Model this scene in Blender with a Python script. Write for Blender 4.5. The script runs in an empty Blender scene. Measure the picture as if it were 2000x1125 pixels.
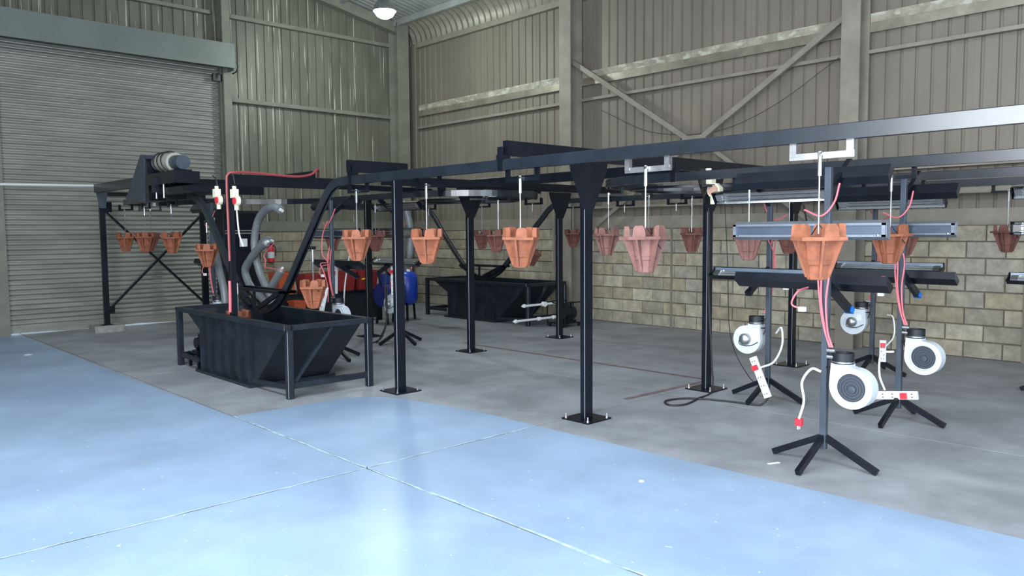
import bpy, math, random
from mathutils import Vector, Matrix
random.seed(7)
PI=math.pi
S=bpy.context.scene; COL=S.collection
# ------------------------------------------------------------------ camera
FPX=1532.8; H=1.5; YAW,PITCH,ROLL=.7545,.07225,-.00795
def _basis():
    s,c=math.sin(YAW),math.cos(YAW);sp,cp=math.sin(PITCH),math.cos(PITCH)
    F=Vector((s*cp,c*cp,-sp));R=Vector((c,-s,0));U=R.cross(F)
    cr,sr=math.cos(ROLL),math.sin(ROLL)
    return cr*R+sr*U,-sr*R+cr*U,F
CR,CU,CF=_basis()
cam=bpy.data.cameras.new('camera'); cam.sensor_width=36; cam.lens=36*FPX/2000; cam.clip_start=.05; cam.clip_end=200
camo=bpy.data.objects.new('camera',cam); COL.objects.link(camo)
m=Matrix((CR,CU,-CF)).transposed().to_4x4(); m.translation=Vector((0,0,H)); camo.matrix_world=m
S.camera=camo
def ray(px,py): return CF+(px-1000)/FPX*CR-(py-562.5)/FPX*CU
def at_x(px,py,x): r=ray(px,py); return Vector((0,0,H))+r*(x/r.x)
def at_y(px,py,y): r=ray(px,py); return Vector((0,0,H))+r*(y/r.y)
def at_z(px,py,z=0): r=ray(px,py); return Vector((0,0,H))+r*((z-H)/r.z)
# ------------------------------------------------------------------ light
S.view_settings.view_transform='Standard'; S.view_settings.look='None'
S.view_settings.exposure=0.20; S.view_settings.gamma=1; S.view_settings.use_curve_mapping=False
w=bpy.data.worlds.new('world'); S.world=w; w.use_nodes=True
bg=w.node_tree.nodes['Background']; bg.inputs[0].default_value=(.70,.85,1,1); bg.inputs[1].default_value=1.6
def area(name,loc,rot,sx,sy,power,col):
    l=bpy.data.lights.new(name,'AREA'); l.shape='RECTANGLE'; l.size=sx; l.size_y=sy; l.energy=power; l.color=col
    o=bpy.data.objects.new(name,l); COL.objects.link(o); o.location=loc; o.rotation_euler=rot; return o
# daylight through the big open door in the side wall (x=-3) and the open front (y=-4)
area('daylight_side_door',(-2.9,0,2.4),(0,-PI/2,0),4.4,7.0,1180,(.90,.94,1))
area('daylight_front_door',(3.2,-3.9,2.3),(PI/2,0,0),5.0,4.0,330,(.74,.87,1))
# unseen overhead fill light, added to brighten the floor near the camera
area('added_floor_fill',(.4,2.6,6.6),(0,0,0),3.0,9.0,700,(.80,.91,1))
# ------------------------------------------------------------------ materials
def mat(name,col,rough=.5,metal=0,var=0,scale=8,stretch=(1,1,1),col2=None,bump=0,emit=None,alpha=None,spec=.5,lo=.4,hi=.65,detail=4):
    M=bpy.data.materials.new(name); M.use_nodes=True; nt=M.node_tree; N=nt.nodes; L=nt.links
    b=N['Principled BSDF']; b.inputs['Base Color'].default_value=(*col,1); b.inputs['Roughness'].default_value=rough
    b.inputs['Metallic'].default_value=metal; b.inputs['Specular IOR Level'].default_value=spec
    if emit: b.inputs['Emission Color'].default_value=(*emit[0],1); b.inputs['Emission Strength'].default_value=emit[1]
    if alpha is not None: b.inputs['Alpha'].default_value=alpha
    if var or col2 or bump:
        tc=N.new('ShaderNodeTexCoord'); mp=N.new('ShaderNodeMapping'); mp.inputs['Scale'].default_value=stretch
        ge=N.new('ShaderNodeNewGeometry'); L.new(ge.outputs['Position'],mp.inputs[0])
        no=N.new('ShaderNodeTexNoise'); no.inputs['Scale'].default_value=scale; no.inputs['Detail'].default_value=detail; no.inputs['Roughness'].default_value=.65
        L.new(mp.outputs[0],no.inputs['Vector'])
        c2=col2 or tuple(min(1,c*(1+var)) for c in col)
        c1=col if col2 else tuple(c*(1-var) for c in col)
        mr=N.new('ShaderNodeMapRange'); mr.inputs[1].default_value=lo; mr.inputs[2].default_value=hi
        L.new(no.outputs[0],mr.inputs[0])
        mx=N.new('ShaderNodeMix'); mx.data_type='RGBA'; mx.inputs[6].default_value=(*c1,1); mx.inputs[7].default_value=(*c2,1)
        L.new(mr.outputs[0],mx.inputs[0]); L.new(mx.outputs[2],b.inputs['Base Color'])
        if bump:
            bp=N.new('ShaderNodeBump'); bp.inputs['Strength'].default_value=bump; bp.inputs['Distance'].default_value=.01
            L.new(no.outputs[0],bp.inputs['Height']); L.new(bp.outputs[0],b.inputs['Normal'])
    return M
def add_streaks(M,col,scale,stretch,lo,hi,seed=0,amount=1):
    nt=M.node_tree;N=nt.nodes;L=nt.links;b=N['Principled BSDF']
    ge=N.new('ShaderNodeNewGeometry');mp=N.new('ShaderNodeMapping');mp.inputs['Scale'].default_value=stretch;mp.inputs['Location'].default_value=(seed,seed*2,seed*3)
    L.new(ge.outputs['Position'],mp.inputs[0])
    no=N.new('ShaderNodeTexNoise');no.inputs['Scale'].default_value=scale;no.inputs['Detail'].default_value=3
    L.new(mp.outputs[0],no.inputs['Vector'])
    mr=N.new('ShaderNodeMapRange');mr.inputs[1].default_value=lo;mr.inputs[2].default_value=hi;mr.inputs[4].default_value=amount
    L.new(no.outputs[0],mr.inputs[0])
    mx=N.new('ShaderNodeMix');mx.data_type='RGBA';mx.inputs[7].default_value=(*col,1)
    src=b.inputs['Base Color'].links
    if src: L.new(src[0].from_socket,mx.inputs[6])
    else: mx.inputs[6].default_value=b.inputs['Base Color'].default_value
    L.new(mr.outputs[0],mx.inputs[0]); L.new(mx.outputs[2],b.inputs['Base Color'])
    return M
black=mat('black_paint',(.004,.006,.011),.30,0,.25,6,spec=.4)
railm=mat('rail_paint',(.010,.015,.022),.26,0,.2,6,spec=1.0)
blackm=mat('black_paint_matt',(.006,.008,.012),.55)
tankm=mat('tank_paint',(.010,.015,.023),.40,0,.35,5,spec=.5)
steelg=mat('grey_enamel',(.055,.07,.09),.42,.2,.15,6)
chrome=mat('bright_steel',(.75,.76,.77),.2,1)
zinc=mat('zinc_plate',(.42,.43,.44),.38,.9,.15,20)
alu=mat('aluminium_housing',(.22,.25,.29),.45,.5,.1,9)
alupanel=mat('aluminium_panel',(.12,.15,.20),.35,.6,.05,5)
darkpanel=mat('dark_panel',(.10,.12,.15),.35,.6)
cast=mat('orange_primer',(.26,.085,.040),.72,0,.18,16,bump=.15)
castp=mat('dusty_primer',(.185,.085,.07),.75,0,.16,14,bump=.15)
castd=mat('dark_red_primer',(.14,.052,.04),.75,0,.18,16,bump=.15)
blowm=mat('blower_enamel',(.60,.66,.70),.4,.1,.05,7)
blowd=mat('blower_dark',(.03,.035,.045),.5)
plastw=mat('white_plastic',(.75,.77,.78),.45)
cream=mat('cream_plastic',(.72,.70,.52),.45)
pinkc=mat('pink_cable',(.62,.14,.17),.45)
redp=mat('red_plastic',(.65,.03,.05),.4)
redcond=mat('red_conduit',(.26,.045,.045),.4)
hose=mat('grey_hose',(.16,.175,.185),.4,0,.12,50,spec=.6)
rubber=mat('black_rubber',(.012,.012,.014),.6)
bluep=mat('blue_tank_paint',(.01,.05,.40),.3,spec=.6)
yell=mat('yellow_plastic',(.8,.6,.02),.5)
redtub=mat('red_tub_plastic',(.24,.022,.02),.45)
orgtub=mat('orange_plastic',(.48,.085,.03),.45)
blueplug=mat('blue_cap',(.01,.16,.55),.4)
whit=mat('white_enamel',(.62,.63,.60),.4)
concblk=mat('concrete_footing',(.28,.27,.25),.9,0,.2,12)
shut=mat('shutter_slat',(.27,.27,.235),.42,.25,.12,1.3,(1,1,6))
shutbox=mat('shutter_box',(.15,.17,.155),.5,.1,.08,1.5)
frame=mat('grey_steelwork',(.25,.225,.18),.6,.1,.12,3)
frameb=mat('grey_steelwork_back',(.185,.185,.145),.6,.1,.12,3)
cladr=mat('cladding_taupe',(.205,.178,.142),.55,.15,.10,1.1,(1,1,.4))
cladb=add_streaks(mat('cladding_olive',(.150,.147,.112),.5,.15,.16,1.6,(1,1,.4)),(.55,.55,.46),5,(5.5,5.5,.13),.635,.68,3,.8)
roofm=mat('roof_sheet',(.26,.27,.26),.6,.1,.1,2)
bull=mat('bullnose_sheet',(.24,.22,.175),.45,.2,.15,5)
bandm=add_streaks(mat('sealing_strip',(.31,.285,.22),.6,0,.2,5),(.50,.50,.41),3,(1,1.6,3.5),.52,.62,5,.8)
gal=mat('galvanised_strip',(.28,.25,.195),.4,.4,.2,3)
def block_mat(i,c): return mat('concrete_block_%s'%i,c,.92,0,.20,7,bump=.5,detail=6)
blks=[block_mat('buff',(.37,.325,.245)),block_mat('grey',(.325,.295,.235)),block_mat('pale',(.41,.37,.285)),block_mat('tan',(.33,.28,.195)),block_mat('dull',(.28,.25,.195))]
mortar=mat('mortar',(.185,.165,.13),.95)
conc=add_streaks(mat('floor_concrete',(.27,.28,.30),.50,0,.20,1.4,spec=.4,detail=8),(.37,.38,.40),1.1,(1,.35,1),.56,.72,2,.7)
bluef=add_streaks(add_streaks(mat('blue_floor_paint',(.27,.365,.50),.34,0,.12,.9,spec=.55,detail=7),(.22,.31,.44),.8,(1,1,1),.52,.7,4,.6),(.55,.63,.68),26,(1,.6,1),.70,.74,9,.8)
crack=mat('scuffed_joint',(.36,.46,.54),.7,0,.3,9)
dark_joint=mat('slab_joint',(.06,.06,.06),.9)
ochre=mat('outside_yard',(.5,.5,.48),.9)
# ------------------------------------------------------------------ mesh helpers
def attach(o,t):
    mw=Matrix.Translation(t.location)@t.rotation_euler.to_matrix().to_4x4()
    o.parent=t; o.matrix_parent_inverse=mw.inverted()
    for k in ('label','category','group'):
        if k in o: del o[k]
    return o
class MB:
    def __init__(s): s.v=[];s.f=[]
    def add(s,vs,fs):
        n=len(s.v); s.v+= [tuple(v) for v in vs]; s.f+= [tuple(n+i for i in f) for f in fs]; return s
    def box(s,x0,x1,y0,y1,z0,z1):
        vs=[(x,y,z) for x in (x0,x1) for y in (y0,y1) for z in (z0,z1)]
        return s.add(vs,[(0,1,3,2),(4,6,7,5),(0,4,5,1),(2,3,7,6),(0,2,6,4),(1,5,7,3)])
    def cbox(s,x0,x1,y0,y1,z0,z1,c=.004):   # box with its four vertical edges chamfered
        p=[(x0+c,y0),(x1-c,y0),(x1,y0+c),(x1,y1-c),(x1-c,y1),(x0+c,y1),(x0,y1-c),(x0,y0+c)]
        return s.prism([(a,b,z0) for a,b in p],(0,0,z1-z0))
    def prism(s,poly,d):
        n=len(poly); d=Vector(d); a=[Vector(p) for p in poly]; b=[p+d for p in a]
        nrm=(a[1]-a[0]).cross(a[2]-a[1])
        fs=[tuple(range(n)),tuple(range(2*n-1,n-1,-1))]+[(i,n+i,n+(i+1)%n,(i+1)%n) for i in range(n)]
        return s.add(a+b,fs)
    def bar(s,p,q,w,h,up=(0,0,1),c=0):
        p=Vector(p);q=Vector(q);d=(q-p).normalized();u=Vector(up)
        if abs(d.dot(u))>.98: u=Vector((0,1,0))
        r=d.cross(u).normalized();u=r.cross(d).normalized()
        if c:
            o=[(-w/2+c,-h/2),(w/2-c,-h/2),(w/2,-h/2+c),(w/2,h/2-c),(w/2-c,h/2),(-w/2+c,h/2),(-w/2,h/2-c),(-w/2,-h/2+c)]
        else: o=[(-w/2,-h/2),(w/2,-h/2),(w/2,h/2),(-w/2,h/2)]
        return s.prism([p+r*a+u*b for a,b in o],q-p)
    def tube(s,pts,r,n=8,caps=True):
        pts=[Vector(p) for p in pts]; rr=r if isinstance(r,(list,tuple)) else [r]*len(pts)
        base=len(s.v); prev=None
        for i,p in enumerate(pts):
            d=(pts[min(i+1,len(pts)-1)]-pts[max(i-1,0)]).normalized()
            if prev is None:
                u=Vector((0,0,1)) if abs(d.z)<.9 else Vector((1,0,0)); u=(u-d*u.dot(d)).normalized()
            else: u=(prev-d*prev.dot(d)).normalized()
            prev=u; v=d.cross(u)
            for k in range(n):
                a=2*PI*k/n; s.v.append(tuple(p+(u*math.cos(a)+v*math.sin(a))*rr[i]))
        for i in range(len(pts)-1):
            for k in range(n):
                a=base+i*n+k;b=base+i*n+(k+1)%n; s.f.append((a,b,b+n,a+n))
        if caps:
            s.f.append(tuple(base+k for k in range(n-1,-1,-1))); e=base+(len(pts)-1)*n; s.f.append(tuple(e+k for k in range(n)))
        return s
    def cyl(s,p,q,r,n=16,r2=None): return s.tube([p,q],[r,r if r2 is None else r2],n)
    def lathe(s,prof,c=(0,0,0),axis='z',n=24,cap=True):
        base=len(s.v); c=Vector(c)
        for r,h in prof:
            for k in range(n):
                a=2*PI*k/n; x,y=r*math.cos(a),r*math.sin(a)
                p={'z':(x,y,h),'x':(h,x,y),'y':(y,h,x)}[axis]; s.v.append(tuple(c+Vector(p)))
        for i in range(len(prof)-1):
            for k in range(n):
                a=base+i*n+k;b=base+i*n+(k+1)%n; s.f.append((a,b,b+n,a+n))
        if not cap: return s
        if prof[0][0]>0: s.f.append(tuple(base+k for k in range(n-1,-1,-1)))
        if prof[-1][0]>0: e=base+(len(prof)-1)*n; s.f.append(tuple(e+k for k in range(n)))
        return s
    def sweep(s,path,sec):      # sec: list of (side,up) closed section, path horizontal or in a vertical plane
        path=[Vector(p) for p in path]; n=len(sec); base=len(s.v)
        for i,p in enumerate(path):
            d=(path[min(i+1,len(path)-1)]-path[max(i-1,0)]).normalized()
            side=Vector((d.y,-d.x,0))
            if side.length<1e-4: side=Vector((1,0,0))
            side.normalize(); up=side.cross(d).normalized()
            for a,b in sec: s.v.append(tuple(p+side*a+up*b))
        for i in range(len(path)-1):
            for k in range(n):
                a=base+i*n+k;b=base+i*n+(k+1)%n; s.f.append((a,a+n,b+n,b))
        s.f.append(tuple(base+k for k in range(n))); e=base+(len(path)-1)*n; s.f.append(tuple(e+k for k in range(n-1,-1,-1)))
        return s
    def mesh(s,name,m,smooth=False):
        me=bpy.data.meshes.new(name); me.from_pydata(s.v,[],s.f); me.validate(); 
        import bmesh
        bm=bmesh.new(); bm.from_mesh(me); bmesh.ops.recalc_face_normals(bm,faces=bm.faces); bm.to_mesh(me); bm.free()
        if smooth:
            me.polygons.foreach_set('use_smooth',[True]*len(me.polygons))
            try: me.set_sharp_from_angle(angle=math.radians(38))
            except Exception: pass
        me.materials.append(m); return me
    def build(s,name,m,parent=None,smooth=False,loc=None,rot=None):
        o=bpy.data.objects.new(name,s.mesh(name,m,smooth)); COL.objects.link(o)
        if parent: o.parent=parent
        if loc is not None: o.location=loc
        if rot is not None: o.rotation_euler=rot
        return o
def inst(name,me,parent=None,loc=(0,0,0),rot=(0,0,0),scale=None):
    o=bpy.data.objects.new(name,me); COL.objects.link(o); o.location=loc; o.rotation_euler=rot
    if scale: o.scale=scale
    if parent: o.parent=parent
    return o
def tag(o,label,cat,group=None):
    o['label']=label; o['category']=cat
    if group: o['group']=group
    return o
def thing(name,loc,label,cat,group=None,rz=0):
    o=bpy.data.objects.new(name,None); COL.objects.link(o); o.location=loc; o.rotation_euler=(0,0,rz)
    o.empty_display_size=.1
    return tag(o,label,cat,group)
def struct(o,label=None):
    o['kind']='structure'
    if label: o['label']=label
    return o
def copy_tree(o,parent=None):
    c=o.copy(); COL.objects.link(c); c.parent=parent
    for ch in list(o.children): copy_tree(ch,c)
    return c
def smooth_path(pts,n=6,closed=False):
    pts=[Vector(p) for p in pts]; out=[]
    P=[pts[0]*2-pts[1]]+pts+[pts[-1]*2-pts[-2]]
    for i in range(1,len(P)-2):
        a,b,c,d=P[i-1],P[i],P[i+1],P[i+2]
        for k in range(n):
            t=k/n; out.append(.5*((2*b)+(c-a)*t+(2*a-5*b+4*c-d)*t*t+(3*b-a-3*c+d)*t**3))
    out.append(pts[-1]); return out
# ------------------------------------------------------------------ floor
XL,XR,YF,YB=-3.0,10.0,-4.0,13.8
fl=struct(bpy.data.objects.new('floor',None)); COL.objects.link(fl)
MB().box(XL-6,XR+1,YF-6,YB+6,-.35,-.12).build('sub_base',dark_joint,fl)
xs=[XL-6,-.6,2.68,5.9,XR+.3]; ys=[YF-6,-4.0,-.2,4.22,8.7,YB+.25]
g=.006
for i in range(4):
    for j in range(5):
        MB().box(xs[i]+g,xs[i+1]-g,ys[j]+g,ys[j+1]-g,-.14,0).build('slab',conc,fl)
# blue painted areas: thin coats on the slabs, split where the slab joints run
pt=struct(bpy.data.objects.new('trim_1',None),'light blue floor paint with pale scuffed joints'); COL.objects.link(pt)
def coat(poly): MB().prism([(x,y,.0005) for x,y in poly],(0,0,.002)).build('paint_coat',bluef,pt)
coat([(XL-6,YF-6),(2.668,YF-6),(2.668,4.208),(XL-6,4.208)])
coat([(XL-6,4.232),(2.668,4.232),(2.668,6.3),(2.640,8.9),(2.655,13.0),(2.64,13.72),(XL-6,13.72)])
e1=[(4.215,4.232),(4.205,4.8),(4.15,5.3),(4.06,5.75),(3.95,5.98),(3.75,6.16),(3.4,6.17),(3.0,6.19),(2.692,6.20)]
coat([(2.692,4.232)]+e1)
coat([(2.692,YF-6),(4.33,YF-6),(4.33,.4),(4.30,1.2),(4.28,2.0),(4.25,2.9),(4.23,3.6),(4.215,4.208),(2.692,4.208)])
def scuff(a,b,w0):
    n=60; a=Vector(a);b=Vector(b);d=(b-a);s=Vector((-d.y,d.x,0)).normalized(); L1=[];L2=[]
    rr=random.Random(a.x*7+a.y)
    for i in range(n+1):
        p=a+d*(i/n); w=w0*(.45+.9*rr.random()); o=w0*.6*(rr.random()-.5)
        L1.append(p+s*(w/2+o)); L2.append(p-s*(w/2-o))
    m_=MB()
    vs=L1+L2; m_.add([(v.x,v.y,.0032) for v in vs],[(i,i+1,n+2+i,n+1+i) for i in range(n)])
    m_.build('scuffed_joint',crack,pt)
scuff((2.68,-3,0),(2.68,6.2,0),.020); scuff((-3,4.22,0),(4.2,4.22,0),.016)
# ------------------------------------------------------------------ right wall
WR=struct(bpy.data.objects.new('wall_right',None)); COL.objects.link(WR)
MB().box(XR+.03,XR+.2,YF,YB+.3,0,1.53).build('mortar_core',mortar,WR)
bme=[]
for i in range(5):
    mb=MB(); c=.006
    v=[(0,-.195,0),(0,.195,0),(0,.195,.182),(0,-.195,.182)]; f=[(c,-.195+c,c),(c,.195-c,c),(c,.195-c,.182-c),(c,-.195+c,.182-c)]
    mb.add([(.05,y,z) for x,y,z in v]+[(.012,y,z) for x,y,z in v]+[(0,y,z) for x,y,z in f],
      [(0,1,5,4),(1,2,6,5),(2,3,7,6),(3,0,4,7),(4,5,9,8),(5,6,10,9),(6,7,11,10),(7,4,8,11),(8,9,10,11)])
    bme.append(mb.mesh('block',blks[i]))
hb=[]
for i in range(5):
    hb.append(MB().box(0,.05,-.095,.095,0,.182).mesh('half_block',blks[i]))
nb=0
piers=[(7.05,7.27),(2.38,2.52)]
for r in range(8):
    z=.0+r*.1915+.004
    y=1.0+(.2 if r%2 else 0)
    while y<YB-.1:
        yc=y+.195; dx=XR+random.uniform(-.004,.004)
        inst('block',random.choice(bme),WR,(dx,yc,z)); y+=.402; nb+=1
for y0,y1 in piers: MB().box(XR-.012,XR+.03,y0,y0+.035,0,1.53).build('control_joint',mortar,WR)
MB().box(XR-.015,XR+.2,YF,YB,1.53,1.545).build('wall_plate',frame,WR)
MB().box(XR-.01,XR+.03,YF,YB,1.545,1.72).build('flashing',gal if 0 else frame,WR)
def clad_profile(w,p=.175,gw=.040,dp=.022,mir=False):
    pts=[(0,0)]; y=p/2-gw/2
    while y<w-.02:
        pts+=[(y,0),(y+.008,dp),(y+gw-.008,dp),(y+gw,0)]; y+=p
    pts.append((w,0)); return pts
sheet_r=None
def sheet_mesh(w,z0,z1,m,axis):
    pr=clad_profile(w); mb=MB(); n=len(pr)
    if axis=='y': a=[(d,t,z0) for t,d in pr]+[(d,t,z1) for t,d in pr]
    else: a=[(t,d,z0) for t,d in pr]+[(t,d,z1) for t,d in pr]
    mb.add(a,[(i,i+1,n+i+1,n+i) for i in range(n-1)]); return mb.mesh('cladding_sheet',m)
smr=sheet_mesh(.702,1.60,5.42,cladr,'y')
y=YF; k=0
while y<YB:
    inst('cladding_sheet',smr,WR,(XR+.035+(.004 if k%2 else 0),y,0)); y+=.7; k+=1
MB().box(XR+.10,XR+.16,YF,YB,1.5,5.6).build('outer_skin',frame,WR)
# pale patched sealing strip and thin rails
for a,b in ((YF,2.0),(2.0,4.2),(4.2,8.9),(8.9,YB-.35)):
    MB().box(XR-.015,XR+.02,a+.03,b-.03,4.02,4.13).build('sealing_strip',bandm,WR)
    MB().box(XR-.03,XR-.015,a+.03,b-.03,3.90,4.015).build('sealing_strip',gal,WR)
    MB().box(XR-.06,XR+.02,a+.03,b-.03,3.64,3.685).build('girt',frame,WR)
    MB().box(XR-.06,XR+.02,a+.03,b-.03,5.30,5.40).build('eave_beam',frame,WR)
for z0,z1 in ((2.20,2.31),(2.04,2.10),(1.89,1.955)):
    MB().box(XR-.10,XR+.02,YF,4.05,z0,z1).build('girt',frame,WR)
MB().box(XR-.05,XR+.02,4.4,8.85,1.86,1.90).build('girt',frame,WR)
# columns and V-brace
def hcol(name,x0,x1,y0,y1,z1,m,lab):
    t=struct(bpy.data.objects.new(name,None),lab); COL.objects.link(t)
    MB().box(x0,x0+.02,y0,y1,0,z1).build('flange',m,t); MB().box(x1-.02,x1,y0,y1,0,z1).build('flange',m,t)
    MB().box(x0+.02,x1-.02,(y0+y1)/2-.008,(y0+y1)/2+.008,0,z1).build('web',m,t); return t
c1=hcol('trim_2',9.68,9.97,8.86,9.11,5.7,frame,'grey steel column left of the V brace on the cladding wall')
c2=hcol('trim_3',9.68,9.97,4.14,4.37,5.7,frame,'grey steel column right of the V brace on the cladding wall')
c3=hcol('trim_4',9.68,9.97,-.6,-.37,5.7,frame,'grey steel column out of sight to the right')
MB().box(9.64,9.67,9.2,9.24,0,2.0).build('downpipe',frame,c1)
t=struct(bpy.data.objects.new('trim_5',None),'grey steel V brace between the two wall columns'); COL.objects.link(t)
MB().bar((9.82,8.95,4.30),(9.82,6.60,2.78),.05,.075).build('brace',frame,t)
MB().bar((9.82,4.38,4.12),(9.82,6.50,2.78),.05,.075).build('brace',frame,t)
MB().bar((9.86,8.8,1.35),(9.86,6.75,2.70),.04,.06).build('brace',frame,t)
MB().bar((9.86,4.45,1.35),(9.86,6.35,2.70),.04,.06).build('brace',frame,t)
MB().box(9.79,9.80,6.35,6.75,2.62,2.86).build('gusset',frame,t)
t=struct(bpy.data.objects.new('trim_6',None),'sagging thin wire across the upper cladding'); COL.objects.link(t)
MB().tube(smooth_path([(9.9,8.4,3.45),(9.92,7.4,3.0),(9.92,6.3,2.9),(9.92,5.4,3.15),(9.92,4.5,3.65)]),.004,5).build('wire',rubber,t)
# small tags on the blocks
for q in ((1840,520),(1808,522)):
    p=at_x(*q,9.985); tag(MB().box(9.975,9.985,p.y-.025,p.y+.025,p.z-.045,p.z+.045).build('wall_bracket',gal),'small pale bracket on the blockwork, %s of two'%('right' if q[0]>1820 else 'left'),'bracket')
# ------------------------------------------------------------------ back wall and shutter
WB=struct(bpy.data.objects.new('wall_back',None)); COL.objects.link(WB)
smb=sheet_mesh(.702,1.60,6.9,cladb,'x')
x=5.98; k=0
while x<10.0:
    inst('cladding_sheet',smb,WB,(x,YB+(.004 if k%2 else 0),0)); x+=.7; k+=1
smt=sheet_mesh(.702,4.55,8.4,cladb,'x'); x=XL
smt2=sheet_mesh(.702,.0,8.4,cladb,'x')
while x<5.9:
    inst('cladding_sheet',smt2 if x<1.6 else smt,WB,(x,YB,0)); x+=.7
MB().box(1.88,2.37,13.62,13.84,0,4.6).build('jamb_panel',frameb,WB)
MB().box(5.98,XR+.1,YB-.04,YB+.1,0,1.53).build('mortar_core',mortar,WB)
for rr_ in range(8):
    xx=6.0+(.2 if rr_%2 else 0)
    while xx<XR-.2:
        inst('block',random.choice(bme),WB,(xx+.195,YB-.055+random.uniform(-.004,.004),rr_*.1915+.004),(0,0,PI/2)); xx+=.402
MB().box(5.98,XR,YB-.07,YB+.05,1.53,1.72).build('flashing',frameb,WB)
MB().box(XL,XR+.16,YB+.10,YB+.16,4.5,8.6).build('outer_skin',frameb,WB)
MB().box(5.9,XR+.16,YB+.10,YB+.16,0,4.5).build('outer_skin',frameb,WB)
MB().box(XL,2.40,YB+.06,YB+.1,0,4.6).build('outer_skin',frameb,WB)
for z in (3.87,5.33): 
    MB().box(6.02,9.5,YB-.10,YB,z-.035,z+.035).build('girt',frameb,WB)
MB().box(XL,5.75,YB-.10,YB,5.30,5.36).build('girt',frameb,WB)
hc=struct(bpy.data.objects.new('trim_7',None),'grey steel column standing in the far corner'); COL.objects.link(hc)
MB().box(9.47,9.75,13.42,13.44,0,5.75).build('flange',frameb,hc); MB().box(9.60,9.62,13.44,13.72,0,5.75).build('web',frameb,hc); MB().box(9.47,9.75,13.72,13.74,0,5.75).build('flange',frameb,hc)
dc=struct(bpy.data.objects.new('trim_8',None),'grey steel column beside the roller shutter'); COL.objects.link(dc)
MB().box(5.86,6.0,13.50,13.74,0,6.4).build('column_body',frameb,dc)
# roller shutter
D=struct(bpy.data.objects.new('door_1',None),'closed grey steel roller shutter'); COL.objects.link(D)
SX0,SX1=2.50,5.84; pitch=.0755
pr=[]
for i in range(9):
    a=i/8; pr.append((-.026*math.sin(PI*a)**.8 if 0<a<1 else 0, a*pitch*.86))
pr.append((.006,pitch*.90)); pr.append((.006,pitch))
n=len(pr)
mb=MB(); mb.add([(SX0,d,z) for d,z in pr]+[(SX1,d,z) for d,z in pr],[(i,i+1,n+i+1,n+i) for i in range(n-1)])
slat=mb.mesh('slat',shut,True)
z=.13; ns=0
while z<4.45:
    inst('slat',slat,D,(0,13.72,z)); z+=pitch; ns+=1
# bottom rail, worn a little short of the floor in places
mb=MB(); bx=[SX0,3.0,3.4,3.85,4.05,4.4,4.75,5.1,SX1]; bz=[.022,.018,.001,.016,.020,.026,.012,.001,.001]
for i in range(len(bx)-1):
    mb.add([(bx[i],13.70,bz[i]),(bx[i+1],13.70,bz[i+1]),(bx[i+1],13.70,.14),(bx[i],13.70,.14),(bx[i],13.73,bz[i]),(bx[i+1],13.73,bz[i+1]),(bx[i+1],13.73,.14),(bx[i],13.73,.14)],[(0,1,2,3),(5,4,7,6),(0,4,5,1),(3,2,6,7)])
mb.build('bottom_rail',shut,D)
MB().box(SX1,5.88,13.60,13.76,0,4.45).build('guide_channel',frameb,D)
MB().box(2.36,SX0+.02,13.60,13.78,0,4.45).build('guide_channel',frameb,D)
MB().cyl((2.3,13.45,4.60),(5.85,13.45,4.60),.17,20).build('barrel',shut,D,True)
hb_=MB(); hb_.box(2.1,5.96,13.24,13.26,4.33,4.74); hb_.box(2.1,5.96,13.26,13.74,4.72,4.74); hb_.box(5.94,5.96,13.26,13.74,4.30,4.72); hb_.box(2.1,2.12,13.26,13.74,4.30,4.72)
hb_.build('hood',shutbox,D)
MB().tube(smooth_path([(5.99,13.24,4.45),(6.0,13.23,4.35),(5.97,13.24,4.27),(5.93,13.3,4.24)]),.012,6).build('cable',rubber,D)
MB().box(5.70,5.85,13.55,13.62,4.14,4.26).build('bracket',black,D)
MB().box(-10,XR+6,YB+.35,YB+6,-.12,-.04).build('yard',ochre,fl)
# ------------------------------------------------------------------ roof
CE=struct(bpy.data.objects.new('ceiling',None)); COL.objects.link(CE)
rz=lambda x:5.68+.19*(9.62-x)
pr=clad_profile(.84,.14,.05,.03); n=len(pr)
mb=MB(); mb.add([(9.64,t,rz(9.64)+d+.10) for t,d in pr]+[(XL-.1,t,rz(XL-.1)+d+.10) for t,d in pr],[(i,i+1,n+i+1,n+i) for i in range(n-1)])
rs=mb.mesh('roof_sheet',roofm); y=YF
while y<YB+.2: inst('roof_sheet',rs,CE,(0,y,0)); y+=.835
xx=9.5
while xx>XL:
    MB().box(xx-.03,xx+.03,YF,YB,rz(xx)-.02,rz(xx)+.10).build('purlin',roofm,CE); xx-=1.25
for yy in (13.62,9.0,4.25,-.5): MB().bar((9.85,yy,rz(9.85)-.02),(XL,yy,rz(XL)-.02),.14,.20).build('rafter',frameb,CE)
MB().bar((7.0,13.5,rz(7)-.1),(7.3,11.9,rz(7.3)-.03),.05,.05).build('roof_brace',frameb,CE)
# bullnose sheets
pr=[]; W_=1.0; q=.1667; i=0
while i*q/6<=W_+.001: pr.append((i*q/6,.020*math.cos(2*PI*i/6))); i+=1
n=len(pr); mb=MB(); arcs=10; vs=[]
for a in range(arcs+1):
    th=a/arcs*PI/2
    for t,d in pr: vs.append((9.62+(.37+d)*math.cos(th),t,5.40+(.36+d)*math.sin(th)))
mb.add(vs,[(a*n+i,a*n+i+1,(a+1)*n+i+1,(a+1)*n+i) for a in range(arcs) for i in range(n-1)])
bn=mb.mesh('bullnose_sheet',bull,True); y=YF
while y<YB: inst('bullnose_sheet',bn,CE,(0,y,0)); y+=1.0
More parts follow.
